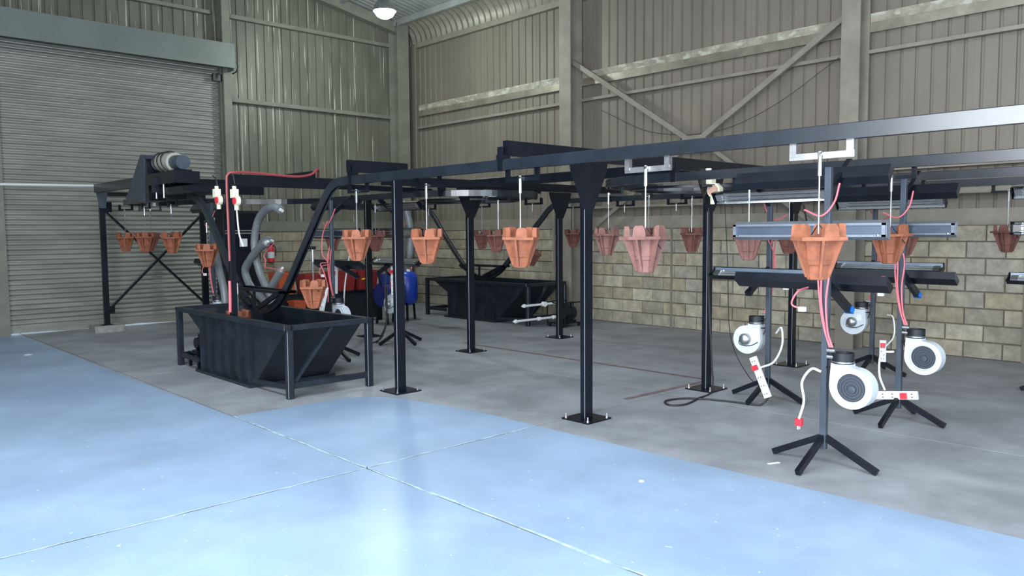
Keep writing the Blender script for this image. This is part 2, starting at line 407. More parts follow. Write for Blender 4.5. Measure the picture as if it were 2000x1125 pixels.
# walls around the unseen side, with the big openings the daylight comes through
WL=struct(bpy.data.objects.new('wall_left',None)); COL.objects.link(WL)
MB().box(XL-.15,XL,3.6,YB+.1,0,8.4).build('wall_panel',cladr,WL); MB().box(XL-.15,XL,YF,-3.6,0,8.4).build('wall_panel',cladr,WL); MB().box(XL-.15,XL,-3.6,3.6,4.8,8.4).build('wall_panel',cladr,WL)
WF=struct(bpy.data.objects.new('wall_front',None)); COL.objects.link(WF)
MB().box(XL-.1,.6,YF-.15,YF,0,8.4).build('wall_panel',cladr,WF); MB().box(5.8,XR+.2,YF-.15,YF,0,8.4).build('wall_panel',cladr,WF); MB().box(.6,5.8,YF-.15,YF,4.4,8.4).build('wall_panel',cladr,WF)
# ------------------------------------------------------------------ high bay lamp
lp=at_y(751,10,11.0)
t=thing('high_bay_lamp',lp,'bright round high bay lamp hanging from the roof near the far corner','lamp')
MB().lathe([(.05,.16),(.07,.12),(.16,.0),(.19,-.10),(.185,-.10),(.15,.0),(.06,.11)],n=24).build('reflector',zinc,t,True)
MB().lathe([(.0001,-.22),(.07,-.21),(.13,-.175),(.165,-.12),(.175,-.07)],n=24).build('diffuser',mat('lamp_glow',(1,1,1),.5,emit=((.92,1,.98),60)),t,True)
MB().cyl((0,0,.12),(0,0,.30),.06,12).build('gear_housing',steelg,t); MB().cyl((0,0,.30),(0,0,rz(lp.x)-lp.z+.02),.008,6).build('rod',zinc,t)
pl=bpy.data.lights.new('lamp_bulb','POINT'); pl.energy=130; pl.color=(.85,1,.95); pl.shadow_soft_size=.15
plo=bpy.data.objects.new('lamp_bulb',pl); COL.objects.link(plo); plo.location=lp+Vector((0,0,-.45))
# ------------------------------------------------------------------ posts
edge=mat('pale_edge_highlight',(.22,.24,.27),.45,0)  # pale colour for corner strips that paint in the edge highlight
def post(x,y,lab,gus=True,w=.098,d=.05,h=2.03,m=black,gw=.45):
    t=thing('support_post',(x,y,0),lab,'post','black floor posts of the conveyor')
    MB().cbox(-w/2,w/2,-d/2,d/2,.012,h,.004).build('column',m,t)
    MB().box(-.14,.14,-.14,.14,0,.012).build('base_plate',m,t)
    for a in (-1,1):
        for b in (-1,1):
            MB().lathe([(.011,.012),(.011,.022),(.006,.023),(.006,.050),(.0001,.051)],(a*.115,b*.115,0),n=6).build('anchor_bolt',zinc,t)
    MB().bar((-w/2+.0015,-d/2+.0015,.015),(-w/2+.0015,-d/2+.0015,h-.37 if gus else h),.004,.004,up=(1,1,0)).build('edge_highlight',edge,t)
    if gus:
        MB().prism([(-gw/2,-d/2-.004,h),(gw/2,-d/2-.004,h),(gw/2-.02,-d/2-.004,h-.08),(w/2+.01,-d/2-.004,h-.36),(-w/2-.01,-d/2-.004,h-.36),(-gw/2+.02,-d/2-.004,h-.08)],(0,.008,0)).build('gusset',m,t)
    return t
post(4.66,4.10,'black post nearest the camera, standing beyond the blue paint edge')
post(4.25,6.07,'black post with its base plate on the far corner of the blue paint',gus=False)
post(6.34,4.08,'black post with a cream isolator switch and trailing cable')
post(6.32,7.48,'black post in front of the far dip tank, flared plate at its top')
post(8.02,7.56,'black post at the right end of the far dip tank')
post(8.13,4.15,'black post behind the heater stands, by the cladding column')
post(6.22,9.62,'black post between the white pendant cord and the coiled cable',w=.098,gus=False)
# ------------------------------------------------------------------ header beams
def header(p,q,lab,wd=.05,ht=.105,name='header_beam',m=black,cat='beam'):
    p=Vector(p);q=Vector(q)
    o=MB().bar(p,q,wd,ht,c=.004).build(name,m)
    return tag(o,lab,cat)
hz=2.085
header((3.80,4.10,hz),(9.3,4.10,hz),'long black cross beam over the posts nearest the camera, end jutting above the front rail')
header((3.73,6.07,hz),(4.36,6.07,hz),'short black cantilever beam above the front rail over the second post')
header((5.05,7.50,hz),(9.3,7.50,hz),'black cross beam over the posts in front of the far dip tank')
header((6.42,7.64,hz+.01),(6.42,4.13,hz+.01),'black beam running lengthwise above the two middle posts')
header((3.39,7.80,2.04),(4.62,7.80,2.04),'black cross beam over the near dip tank beside the red conduit',ht=.12)
header((4.37,7.82,2.13),(4.37,9.3,2.13),'black lengthwise beam over the far edge of the near dip tank',ht=.09)
header((3.36,9.85,2.09),(4.75,9.85,2.09),'deep black beam in front of the drive motor',ht=.18,wd=.09)
header((3.66,13.15,2.20),(3.60,10.9,2.19),'black beam from the shutter post to the drive unit',ht=.13,wd=.08)
header((4.2,9.9,2.06),(4.2,12.7,2.06),'black lengthwise beam behind the drive motor')
header((4.45,7.82,2.02),(6.2,8.1,2.02),'black tie beam behind the rail bend over the near dip tank',ht=.06)
# ------------------------------------------------------------------ overhead rail
zr=1.965
SEC=[(-.026,-.038),(-.010,-.038),(-.010,-.032),(-.020,-.032),(-.020,.032),(.020,.032),(.020,-.032),(.010,-.032),(.010,-.038),(.026,-.038),(.026,.034),(.022,.038),(-.022,.038),(-.026,.034)]
RL=thing('overhead_rail',(3.78,4.0,zr),'black overhead conveyor rail looping over both dip tanks on the posts','conveyor')
def rail(name,path):
    path=[Vector(p)-Vector((3.78,4.0,zr)) for p in path]
    o=MB().sweep(path,SEC).build(name,railm,RL); return o
def arc(cx,cy,r,a0,a1,n=24,z=zr): return [(cx+r*math.cos(a0+(a1-a0)*i/n),cy+r*math.sin(a0+(a1-a0)*i/n),z) for i in range(n+1)]
rail('rail_straight',[(3.78,.4,zr),(3.78,3.,zr),(3.78,6.15,zr)])
v1=smooth_path([(3.78,6.15,zr),(3.78,6.36,1.945),(3.78,6.54,1.83),(3.78,6.93,1.41),(3.78,7.34,.96),(3.78,7.60,.76),(3.78,7.92,.68),(3.78,8.24,.74),(3.78,8.50,.92),(3.78,8.80,1.22),(3.78,9.18,1.62),(3.78,9.42,1.84),(3.78,9.66,1.945),(3.78,9.9,zr)],5)
rail('rail_dip',v1)
rail('rail_straight',[(3.78,9.9,zr),(3.78,11,zr),(3.78,12.2,zr)])
rail('rail_bend',arc(4.13,12.2,.35,PI,0))
rail('rail_bend',smooth_path([(4.48,12.2,zr),(4.48,11.9,zr),(4.6,11.5,zr),(5.1,11.1,zr),(5.6,10.8,zr),(5.84,10.35,zr),(5.84,10.0,zr)],6))
rail('rail_straight',[(5.84,10.0,zr),(5.84,9.,zr),(5.84,7.96,zr)])
rail('rail_bend',arc(6.72,7.96,.88,PI,2*PI,40))
rail('rail_straight',[(7.6,7.96,zr),(7.6,10,zr),(7.6,12.0,zr)])
rail('rail_bend',arc(8.35,12.3,.75,PI,0,30))
rail('rail_straight',[(7.6,12.0,zr),(7.6,12.3,zr)])
X4=9.1
v2=[(X4,y*1.0+ (2.42),z) for _,y,z in []]
v2=smooth_path([(X4,12.3,zr),(X4,12.05,1.945),(X4,11.85,1.83),(X4,11.42,1.36),(X4,11.02,.96),(X4,10.75,.76),(X4,10.42,.68),(X4,10.08,.76),(X4,9.82,.94),(X4,9.42,1.30),(X4,9.0,1.66),(X4,8.80,1.84),(X4,8.6,1.94),(X4,8.4,zr)],5)
rail('rail_dip',v2)
rail('rail_straight',[(X4,8.4,zr),(X4,4,zr),(X4,.4,zr)])
rail('rail_straight',[(5.84,.4,zr),(5.84,2,zr),(5.84,4.45,zr)])
rail('rail_bend',arc(6.72,4.45,.88,PI,0,40))
rail('rail_straight',[(7.6,4.45,zr),(7.6,2,zr),(7.6,.4,zr)])
rail('rail_bend',arc(4.81,.4,1.03,PI,2*PI,30)); rail('rail_bend',arc(8.35,.4,.75,PI,2*PI,30))
# straps between rail and headers
def strap(x,y,z0=2.0,z1=2.035,dx=0):
    p=Vector((x,y,0))-Vector((3.78,4.0,0))
    MB().box(p.x-.04,p.x+.04,p.y-.03,p.y+.03,z0-zr,z1-zr).build('rail_clamp',black,RL)
for x,y in ((3.78,4.10),(3.78,6.07),(5.84,4.10),(7.6,4.10),(9.1,4.10),(5.9,7.50),(7.53,7.50),(9.1,7.50),(3.78,9.85)):
    strap(x,y); p=Vector((x,y,0))-Vector((3.78,4.0,0))
    MB().box(p.x-.034,p.x-.027,p.y-.025,p.y+.025,-.045,2.09-zr).build('strap',black,RL)
for yy,z in ((6.28,1.90),(6.72,1.64)): pass
# dip guides: cross bar and prop inside the V bends
def dip_guide(x,y0,y1,ym,lab):
    t=thing('dip_guide',(x,ym,.70),lab,'guide')
    MB().bar((-.09,y0-ym,.20),(-.09,y1-ym,.20),.03,.03).build('cross_bar',black,t)
    MB().bar((-.09,y0-ym,.20),(-.09,ym-ym-.10,.02),.025,.05).build('side_stay',black,t)
    MB().bar((-.09,y1-ym,.20),(-.09,ym-ym+.10,.02),.025,.05).build('side_stay',black,t)
    MB().bar((-.09,0,.20),(-.09,0,-.30),.025,.025).build('prop',black,t)
    MB().bar((.09,y0-ym,.20),(.09,y1-ym,.20),.03,.03).build('cross_bar',black,t)
    for s in (-1,1):
        for q in ((y0-ym),(y1-ym)): MB().bar((-.09,q,.20),(.09,q,.20),.025,.025).build('spacer',black,t)
    return t
dip_guide(3.78,7.36,8.44,7.92,'black guide frame around the rail bend in the near dip tank')
dip_guide(9.1,9.84,10.96,10.42,'black guide frame around the rail bend in the far dip tank')
# ------------------------------------------------------------------ dip tanks
def dip_tank(xc,yn,lab):
    # local: x across (-.42..+.42), y from 0 (near end) to 2.68, z up
    t=thing('dip_tank',(xc,yn,0),lab,'tank','black steel dip tanks')
    hw=.40; L=2.68; rz_=.67
    side=[(.10,rz_-.03),(.78,.03),(2.06,.03),(2.06,.42),(2.50,rz_-.03)]
    for sx in (-hw,hw-.006):
        MB().prism([(sx,a,b) for a,b in side],(.006,0,0)).build('side_plate',tankm,t)
    MB().bar((0,.10,rz_-.03),(0,.78,.03),2*hw-.012,.006,up=(0,1,1)).build('sloping_end',tankm,t)
    MB().box(-hw+.006,hw-.006,.78,2.06,.03,.036).build('tank_floor',tankm,t)
    MB().box(-hw+.006,hw-.006,2.054,2.06,.03,.42).build('end_plate',tankm,t)
    MB().bar((0,2.06,.42),(0,2.50,rz_-.03),2*hw-.012,.006,up=(0,-1,1)).build('end_plate',tankm,t)
    MB().box(-hw-.07,hw+.07,.76,2.10,0,.03).build('base_flange',tankm,t)
    for yy in (.86,1.08,1.32,1.57,1.82,2.03):
        ztop=rz_-.03
        for sx in (-hw-.03,hw):
            MB().box(sx,sx+.03,yy-.02,yy+.02,.03,ztop).build('rib',tankm,t)
    for s in (-1,1):
        MB().cbox(s*(hw+.03)-.035,s*(hw+.03)+.035,.03,L-.03,rz_-.045,rz_).build('rim_rail',tankm,t)
    for yy in (0.0,L-.06): MB().box(-hw+.006,hw-.006,yy+.0,yy+.06,rz_-.045,rz_).build('rim_rail',tankm,t)
    for s in (-1,1):
        for yy in (.035,L-.035):
            MB().cbox(s*(hw+.02)-.03,s*(hw+.02)+.03,yy-.03,yy+.03,0,rz_-.045).build('leg',tankm,t)
    for s in (-1,1): MB().bar((s*(hw+.02)-.0285,.0065,.01),(s*(hw+.02)-.0285,.0065,rz_-.06),.004,.004,up=(1,1,0)).build('edge_highlight',edge,t)  # pale strip painted in as the highlight along the leg corner
    for yy in (.035,L-.035): MB().box(-hw+.01,hw-.01,yy-.02,yy+.02,.09,.145).build('cross_rail',tankm,t)
    for s in (-1,1): MB().bar((s*(hw+.02),L-.06,.12),(s*(hw+.02),2.10,.12),.03,.05).build('stay',tankm,t)
    MB().bar((-hw+.03,.05,.15),(.02,.05,rz_-.05),.03,.045,up=(0,1,0)).build('diagonal_stay',tankm,t)
    for s in (-1,): MB().bar((s*(hw+.01),.80,.06),(s*(hw+.01),.07,.10),.02,.05).build('stay',tankm,t)
    return t
dip_tank(3.76,6.46,'black ribbed steel dip tank near the camera with grey hoses above it')
dip_tank(9.05,8.78,'black steel dip tank against the blockwork wall with white pipework at its end')
# near pump at the tank's far end
def pump(loc,lab,rzz=0):
    t=thing('pump',loc,lab,'pump','small black circulation pumps',rzz)
    MB().box(-.10,.10,-.07,.07,0,.02).build('base_plate',black,t)
    MB().cyl((-.09,0,.10),(.06,0,.10),.062,16).build('motor',blackm,t,True)
    MB().lathe([(.04,.06),(.075,.07),(.075,.11),(.04,.12)],(0,0,.10),'x',16).build('volute',blackm,t,True)
    MB().cyl((.09,0,.15),(.09,0,.23),.025,12).build('outlet',black,t); MB().box(-.05,.03,-.03,.03,.155,.20).build('terminal_box',blackm,t)
    for s in (-1,1): MB().box(-.06,.05,s*.05-.01,s*.05+.01,.02,.06).build('foot',black,t)
    return t
t=thing('pump_shelf',(3.55,8.86,0),'low black shelf under the small pump at the tank end','shelf')
MB().box(-.17,.17,-.14,.14,.15,.17).build('top',black,t)
for a in (-1,1):
    for b in (-1,1): MB().box(a*.15-.015,a*.15+.015,b*.12-.015,b*.12+.015,0,.15).build('leg',black,t)
pump((3.50,8.84,.17),'small black pump on a low shelf at the far end of the near tank')
t=thing('pump_shelf',(9.05,8.42,0),'low black shelf under the pump at the far tank','shelf')
MB().box(-.2,.2,-.16,.16,.05,.065).build('top',black,t)
for a in (-1,1):
    for b in (-1,1): MB().box(a*.18-.015,a*.18+.015,b*.14-.015,b*.14+.015,0,.05).build('leg',black,t)
p2=pump((9.12,8.42,.065),'black pump between the far tank and the post, joined to white pipes'); p2.scale=(1.15,1.15,1.35)
# white pipework
t=thing('white_pipework',(8.7,8.55,0),'white plastic pipes and unions at the near end of the far tank','pipe')
def pipe(z,x0,x1,d=.018):
    MB().cyl((x0,0,z),(x1,0,z),d,12).build('pipe',plastw,t,True)
    for xx,l in ((x0+.01,.03),((x0+x1)/2+.05,.05),(x1-.08,.05)): MB().cyl((xx-l/2,0,z),(xx+l/2,0,z),d+.012,12).build('union',plastw,t,True)
    MB().cyl((x0-.05,0,z),(x0,0,z),.006,12,r2=d+.01).build('nozzle',plastw,t)
pipe(.36,-.42,.42); pipe(.14,-.60,.32)
MB().cyl((.02,-.03,.36),(.02,.03,.36),.04,14).build('valve',plastw,t,True)
# black tube frame round the far pump
t=thing('pump_guard',(9.10,8.42,0),'bent black tube guard frame around the pump by the far tank','guard')
MB().tube(smooth_path([(-.24,-.19,.01),(-.24,-.19,.34),(-.20,-.19,.38),(.16,-.19,.38),(.20,-.19,.34),(.20,-.19,.01)],4),.011,8).build('hoop',black,t,True)
MB().tube(smooth_path([(-.24,.19,.01),(-.24,.19,.34),(-.20,.19,.38),(.16,.19,.38),(.20,.19,.34),(.20,.19,.01)],4),.011,8).build('hoop',black,t,True)
MB().cyl((-.2,-.19,.37),(-.2,.19,.37),.01,8).build('cross_bar',black,t)
# ------------------------------------------------------------------ shutter-side frame
t=thing('end_frame',(3.72,13.15,0),'black X-braced end frame in front of the roller shutter','frame')
MB().cbox(-.04,.04,-.03,.03,.10,2.2).build('post',black,t); MB().cbox(1.50,1.60,-.03,.03,0,2.14).build('post',black,t)
MB().box(-.09,.09,-.08,.08,.09,.10).build('base_plate',black,t); MB().box(1.42,1.68,-.08,.08,0,.012).build('base_plate',black,t)
MB().bar((-.02,.04,1.93),(1.52,.04,.36),.03,.06,up=(0,1,0)).build('diagonal_brace',black,t)
MB().bar((.02,-.04,.33),(1.50,-.04,1.80),.03,.06,up=(0,1,0)).build('diagonal_brace',black,t)
MB().box(.0,.12,-.01,.01,.27,.39).build('gusset',black,t); MB().box(.0,.14,-.01,.01,1.84,2.0).build('gusset',black,t)
MB().prism([(-.10,-.06,2.2),(.08,-.06,2.2),(.04,-.06,1.9),(-.04,-.06,1.9)],(0,.02,0)).build('gusset',steelg,t)
MB().bar((.04,0,2.12),(1.5,0,2.12),.05,.06).build('top_rail',black,t)
tag(MB().cbox(3.50,3.93,12.98,13.33,0,.10,.01).build('concrete_footing',concblk),'square concrete footing under the frame post at the shutter','footing')
tag(MB().cyl((2.35,13.22,2.225),(3.66,13.22,2.245),.022,10).build('white_bar',whit,None,True),'slim white bar running along the shutter to the end frame','bar')
for xx in (2.5,3.6): pass
# ------------------------------------------------------------------ drive unit
t=thing('drive_unit',(3.50,10.27,1.93),'black drive unit with motor and sloping guard above the near tank line','motor')
MB().prism([(-.10,.72,.02),(-.10,.06,-.02),(-.10,-.02,.50),(-.10,.09,.56)],(.20,0,0)).build('chain_guard',steelg,t)
MB().prism([(-.09,.0,-.02),(-.09,-.14,-.02),(-.09,-.10,.46),(-.09,-.06,.50)],(.20,0,0)).build('guard_end',black,t)
MB().cyl((.05,-.28,.44),(.05,-.66,.42),.115,20).build('motor_body',mat('pale_motor',(.36,.36,.31),.5,.1),t,True)
MB().cyl((.05,-.14,.445),(.05,-.28,.44),.10,20).build('gearbox',mat('pale_gearbox',(.28,.28,.24),.5,.1),t,True)
MB().cyl((.05,-.66,.42),(.05,-.90,.405),.085,20).build('fan_cover',steelg,t,True)
for k in range(3): MB().tube([Vector((.05+.124*math.cos(a),-.26-.13*k+.03*math.sin(a),.44+.124*math.sin(a))) for a in [i*PI/8 for i in range(17)]],.008,6).build('wrapped_cable',rubber,t,True)
MB().box(-.10,.20,-1.0,-.14,.16,.30).build('mounting_base',black,t); MB().bar((.05,-.2,.20),(.05,-.9,.30),.20,.05).build('slide_plate',black,t)
MB().tube(smooth_path([(-.06,-.64,.32),(-.08,-.66,.20),(-.06,-.74,.16)],4),.01,6).build('conduit_hook',steelg,t,True)
MB().tube(smooth_path([(-.06,-.82,.32),(-.08,-.84,.20),(-.06,-.90,.16)],4),.01,6).build('conduit_hook',steelg,t,True)
MB().box(-.05,.25,-1.1,.6,.06,.12).build('bed_plate',black,t)
for yy in (-.3,-.55,.1): MB().cyl((-.06,yy,.0),(-.06,yy,.16),.012,8).build('stud',zinc,t)
attach(MB().lathe([(.02,.03),(.30,.03),(.34,.015),(.34,-.015),(.30,-.03),(.02,-.03)],(4.13,12.2,2.05),n=40).build('turn_wheel',black,None,True),RL)
attach(MB().lathe([(.62,.012),(.66,.012),(.66,-.012),(.62,-.012),(.62,.012)],(6.72,7.96,1.90),n=48,cap=False).build('turn_ring',black,None,True),RL)
attach(MB().lathe([(.62,.012),(.66,.012),(.66,-.012),(.62,-.012),(.62,.012)],(6.72,4.45,1.90),n=48,cap=False).build('turn_ring',black,None,True),RL)
# ------------------------------------------------------------------ castings and hangers
def pot_meshes(m):
    R=[]; n=10
    pr=[(.044,0),(.050,.004),(.058,.07),(.065,.077),(.078,.165),(.088,.200),(.088,.205)]
    body=MB().lathe(pr+[(.080,.205),(.070,.10),(.02,.03)],n=n).mesh('body',m)
    k=MB(); pts=[]
    for i in range(8):
        a=PI/8+i*PI/4; r=.152 if i%2 else .130; pts.append((r*math.cos(a),r*math.sin(a),.196))
    k.prism(pts,(0,0,.018)); fl_=k.mesh('flange',m)
    lug=MB().prism([(.088,-.030,.214),(.118,-.034,.214),(.118,.034,.214),(.088,.030,.214)],(0,0,.001))
    lg=MB(); lg.add([(.088,-.036,.212),(.122,-.040,.212),(.122,.040,.212),(.088,.036,.212),(.094,-.020,.278),(.120,-.022,.278),(.120,.022,.278),(.094,.020,.278),(.090,-.032,.262),(.121,-.034,.262),(.121,.034,.262),(.090,.032,.262)],
       [(3,2,1,0),(0,1,9,8),(1,2,10,9),(2,3,11,10),(3,0,8,11),(8,9,5,4),(9,10,6,5),(10,11,7,6),(11,8,4,7),(4,5,6,7)])
    lugm=lg.mesh('lug',m)
    rib=MB().prism([(.070,-.006,.197),(.126,-.006,.197),(.060,-.006,.012),(.044,-.006,.012)],(0,.012,0)).mesh('rib',m)
    return body,fl_,lugm,rib
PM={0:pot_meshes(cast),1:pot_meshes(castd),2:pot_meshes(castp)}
def casting(loc,rzz,tilt,lab,kind=0,scale=1.0):
    b,f,l,r=PM[kind]
    t=thing('pot_casting',loc,lab,'casting','ribbed pot castings hung from the conveyor'); t.rotation_euler=(tilt[0],tilt[1],rzz)
    if scale!=1: t.scale=(scale,)*3
    inst('body',b,t); inst('flange',f,t)
    for i in range(5): inst('lug',l,t,rot=(0,0,i*2*PI/5))
    for i in range(6): inst('rib',r,t,rot=(0,0,i*PI/3+.3))
    return t
hb1=MB().box(-.010,.010,-.165,.165,-.016,.016).mesh('hanger_bar',zinc); hb1k=MB().box(-.010,.010,-.165,.165,-.012,.012).mesh('hanger_bar',black)
brk=MB().box(-.014,.014,-.018,.018,.0,.075).mesh('trolley_bracket',zinc); brkk=MB().box(-.012,.012,-.015,.015,.0,.075).mesh('trolley_bracket',black)
rodt=MB().cyl((-.020,0,-.10),(-.020,0,.02),.010,8).mesh('rod_socket',zinc); bolt=MB().lathe([(.0001,.024),(.010,.020),(.012,.008),(.010,0)],(-.03,0,.008),'x',10).mesh('bolt',chrome)
def hanger(x,y,ang,lab,zb=1.86,rod=.345,dark=False,lean=0):
    t=thing('casting_hanger',(x,y,zb),lab,'hanger','casting hangers on the conveyor rail',ang)
    inst('hanger_bar',hb1k if dark else hb1,t)
    for s in (-.145,.145): inst('trolley_bracket',brkk if dark else brk,t,(0,s,0))
    inst('rod_socket',rodt,t); inst('bolt',bolt,t)
    MB().cyl((-.020,0,-.09),(-.020+lean*.3,lean,-rod),.0046,6).build('rod',zinc,t)
    for s in (-1,1): MB().tube([(-.02,lean*.8,-rod+.05),(-.01,lean+s*.05,-rod-.02),(0,lean+s*.098,-rod-.085)],.003,5).build('hook_wire',rubber,t)
    return t
C_=[ # x, y, rail angle, darkness, phrase
 (3.78,1.80,0,0,0,'nearest orange pot casting, in front of the first heater stand'),
 (3.78,2.86,0,2,.0,'dusty pink pot casting on the front rail, right of the first post'),
 (3.78,3.93,0,0,.0,'orange pot casting on the front rail, just left of the first post'),
 (3.78,5.00,0,0,.0,'brightest orange pot casting, between the two front posts'),
 (3.78,6.02,0,0,.0,'orange pot casting on the front rail, left of the second post'),
 (3.78,10.45,0,0,0,'orange pot casting nearest the drive unit guard'),
 (3.78,11.45,0,0,0,'orange pot casting second from the left by the shutter'),
 (3.80,12.36,.3,0,0,'orange pot casting farthest left by the shutter'),
 (4.20,12.53,1.3,1,0,'dull pot casting half hidden behind the others by the shutter'),
 (5.84,8.85,0,1,0,'shaded pot casting behind the front rail, left of the second post'),
 (6.45,7.13,1.2,1,0,'dark casting partly behind the one left of the first post'),
 (7.6,8.72,0,1,0,'small dark red casting seen against the blocks above the far tank'),
 (9.1,8.28,0,1,0,'small dark red casting in front of the cladding column'),
 (6.18,5.16,.9,2,0,'faded pot casting just right of the first post'),
 (7.6,5.10,0,1,0,'dark red casting beside the post with the cream switch'),
 (5.84,3.37,0,2,0,'faded pot casting behind the left end of the silver heater'),
 (7.6,3.93,0,1,0,'dark casting almost hidden behind the nearest one'),
 (5.84,2.25,0,0,0,'orange pot casting behind the right end of the silver heater'),
 (7.6,2.80,0,1,0,'dark red casting behind the second heater stand'),
 (9.1,2.36,0,1,0,'brown pot casting against the blocks near the right edge'),
 (7.0,5.29,1.9,1,0,'dark casting behind the dusty pink one'),
 (7.6,10.0,0,1,0,'dark casting far back behind the conveyor posts'),
 (5.84,9.95,0,1,0,'dark casting far back between the hoses and the rail bend')]
rots=[.35,1.0,.2,.45,.3,1.1,.6,.9,.1,.8,.4,.6,.2,.9,.5,1.2,.3,.75,.4,.6,.1,.3,.8]
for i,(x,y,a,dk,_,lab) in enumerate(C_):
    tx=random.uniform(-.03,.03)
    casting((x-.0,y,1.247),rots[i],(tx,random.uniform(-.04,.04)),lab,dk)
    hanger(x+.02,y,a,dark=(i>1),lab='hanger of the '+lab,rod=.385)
# castings on the dips
def dip_cast(x,y,z,lab,hl,kind=0,top=None,tl=(0,0),rod=.40):
    casting((x,y,z),.5,tl,lab,kind)
    t=thing('casting_hanger',(x,y,z+.27+rod-.06),hl,'hanger','casting hangers on the conveyor rail')
    MB().cyl((0,0,.0),(0,0,-rod+.02),.0055,6).build('rod',zinc,t); MB().cyl((0,0,-.12),(0,0,.03),.011,8).build('rod_socket',zinc,t)
    MB().box(-.01,.01,-.05,.05,.0,.03).build('hanger_bar',black,t)
    for s in (-1,1): MB().tube([(0,0,-rod+.05),(0,s*.06,-rod-.02),(0,s*.098,-rod-.04)],.003,5).build('hook_wire',rubber,t)
p=at_x(610,585,3.78); dip_cast(3.78,6.82,.77,'orange pot casting low on the descending rail above the near tank','steel rod of the low casting above the near tank',rod=.36)
p=at_x(398,521,3.78); dip_cast(3.78,9.33,1.10,'orange pot casting on the climbing rail left of the near tank','steel rod of the casting left of the near tank',rod=.32)
dip_cast(9.1,9.22,.93,'brown casting tilting above the right end of the far tank','rod of the tilting casting above the far tank',1,tl=(.25,0),rod=.30)
dip_cast(3.60,8.12,.40,'orange casting sunk inside the near dip tank','rod of the casting sunk in the near tank',rod=.36)
# spare hangers without castings
for x,y,lab in ((9.1,7.25,'empty dark hanger frame left of the first post, high at the back'),(9.1,6.35,'empty dark hanger frame behind the faded casting'),(7.38,7.42,'empty hanger with a stub rod at the rail bend')):
    t=thing('casting_hanger',(x,y,1.86),lab,'hanger','casting hangers on the conveyor rail')
    inst('hanger_bar',hb1k,t)
    for s in (-.145,.145): inst('trolley_bracket',brkk,t,(0,s,0))
    inst('bolt',bolt,t); MB().cyl((-.02,0,-.10),(-.02,0,0),.005,6).build('rod_stub',zinc,t)
# ------------------------------------------------------------------ heater stands
def heater(t,z,x,tilt,kind,L=1.04,y0=0):
    """lamp bank along y, facing +x before the tilt (rotation about y)"""
    h=.062; d=.055
    hs=MB()
    hs.prism([(-d,-L/2,-h*.7),(-d,-L/2,h*.7),(0,-L/2,h),(0.0,-L/2,h-.004),(-d+.004,-L/2,h*.7-.003),(-d+.004,-L/2,-h*.7+.003),(0,-L/2,-h+.004),(0,-L/2,-h)],(0,L,0))
    o=hs.build('heater',alu if kind=='silver' else black,t,loc=(x,y0,z),rot=(0,tilt,0))
    for s in (-1,1): MB().prism([(-d,s*L/2,-h*.7),(-d,s*L/2,h*.7),(0,s*L/2,h),(0,s*L/2,-h)],(0,s*.004,0)).build('end_cap',alu if kind=='silver' else black,o)
    MB().prism([(-d+.008,-L/2+.01,-h*.55),(-d+.012,-L/2+.01,h*.55),(-.004,-L/2+.01,h*.9),(-.001,-L/2+.01,h*.9),(-d+.014,-L/2+.01,h*.5),(-d+.014,-L/2+.01,-h*.5),(-.001,-L/2+.01,-h*.9),(-.004,-L/2+.01,-h*.9)],(0,L-.02,0)).build('reflector',chrome,o)
    for zz in (-.018,.018): MB().cyl((-.022,-L/2+.02,zz),(-.022,L/2-.02,zz),.0065,8).build('quartz_tube',zinc,o,True)
    for s in (-1,1): MB().box(-.036,-.010,s*(L/2-.05)-.03,s*(L/2-.05)+.03,-.03,.03).build('tube_holder',chrome,o)
    if kind!='black':
        fr=MB(); b=.014
        for a0,a1,b0,b1 in ((-L/2,L/2,h*.7-b,h*.7),(-L/2,L/2,-h*.7,-h*.7+b),(-L/2,-L/2+b*1.6,-h*.7,h*.7),(L/2-b*1.6,L/2,-h*.7,h*.7)):
            fr.box(-d-.012,-d,a0,a1,b0,b1)
        fr.build('frame',alu,o); MB().box(-d-.002,-d-.0005,-L/2+b*1.6,L/2-b*1.6,-h*.7+b,h*.7-b).build('back_panel',alupanel if kind=='silver' else darkpanel,o)
        for s in (-1,1): MB().lathe([(.007,-.010),(.007,-.016),(.0001,-.017)],(-d,s*(L/2-.045),-h*.7+.010),'x',8).build('screw',chrome,o)
    return o
SNAIL=[]
for i in range(33):
    a=PI-.0+ i/32*(1.5*PI); r=.150-.030*(i/32)
    SNAIL.append((r*math.cos(a),r*math.sin(a)))
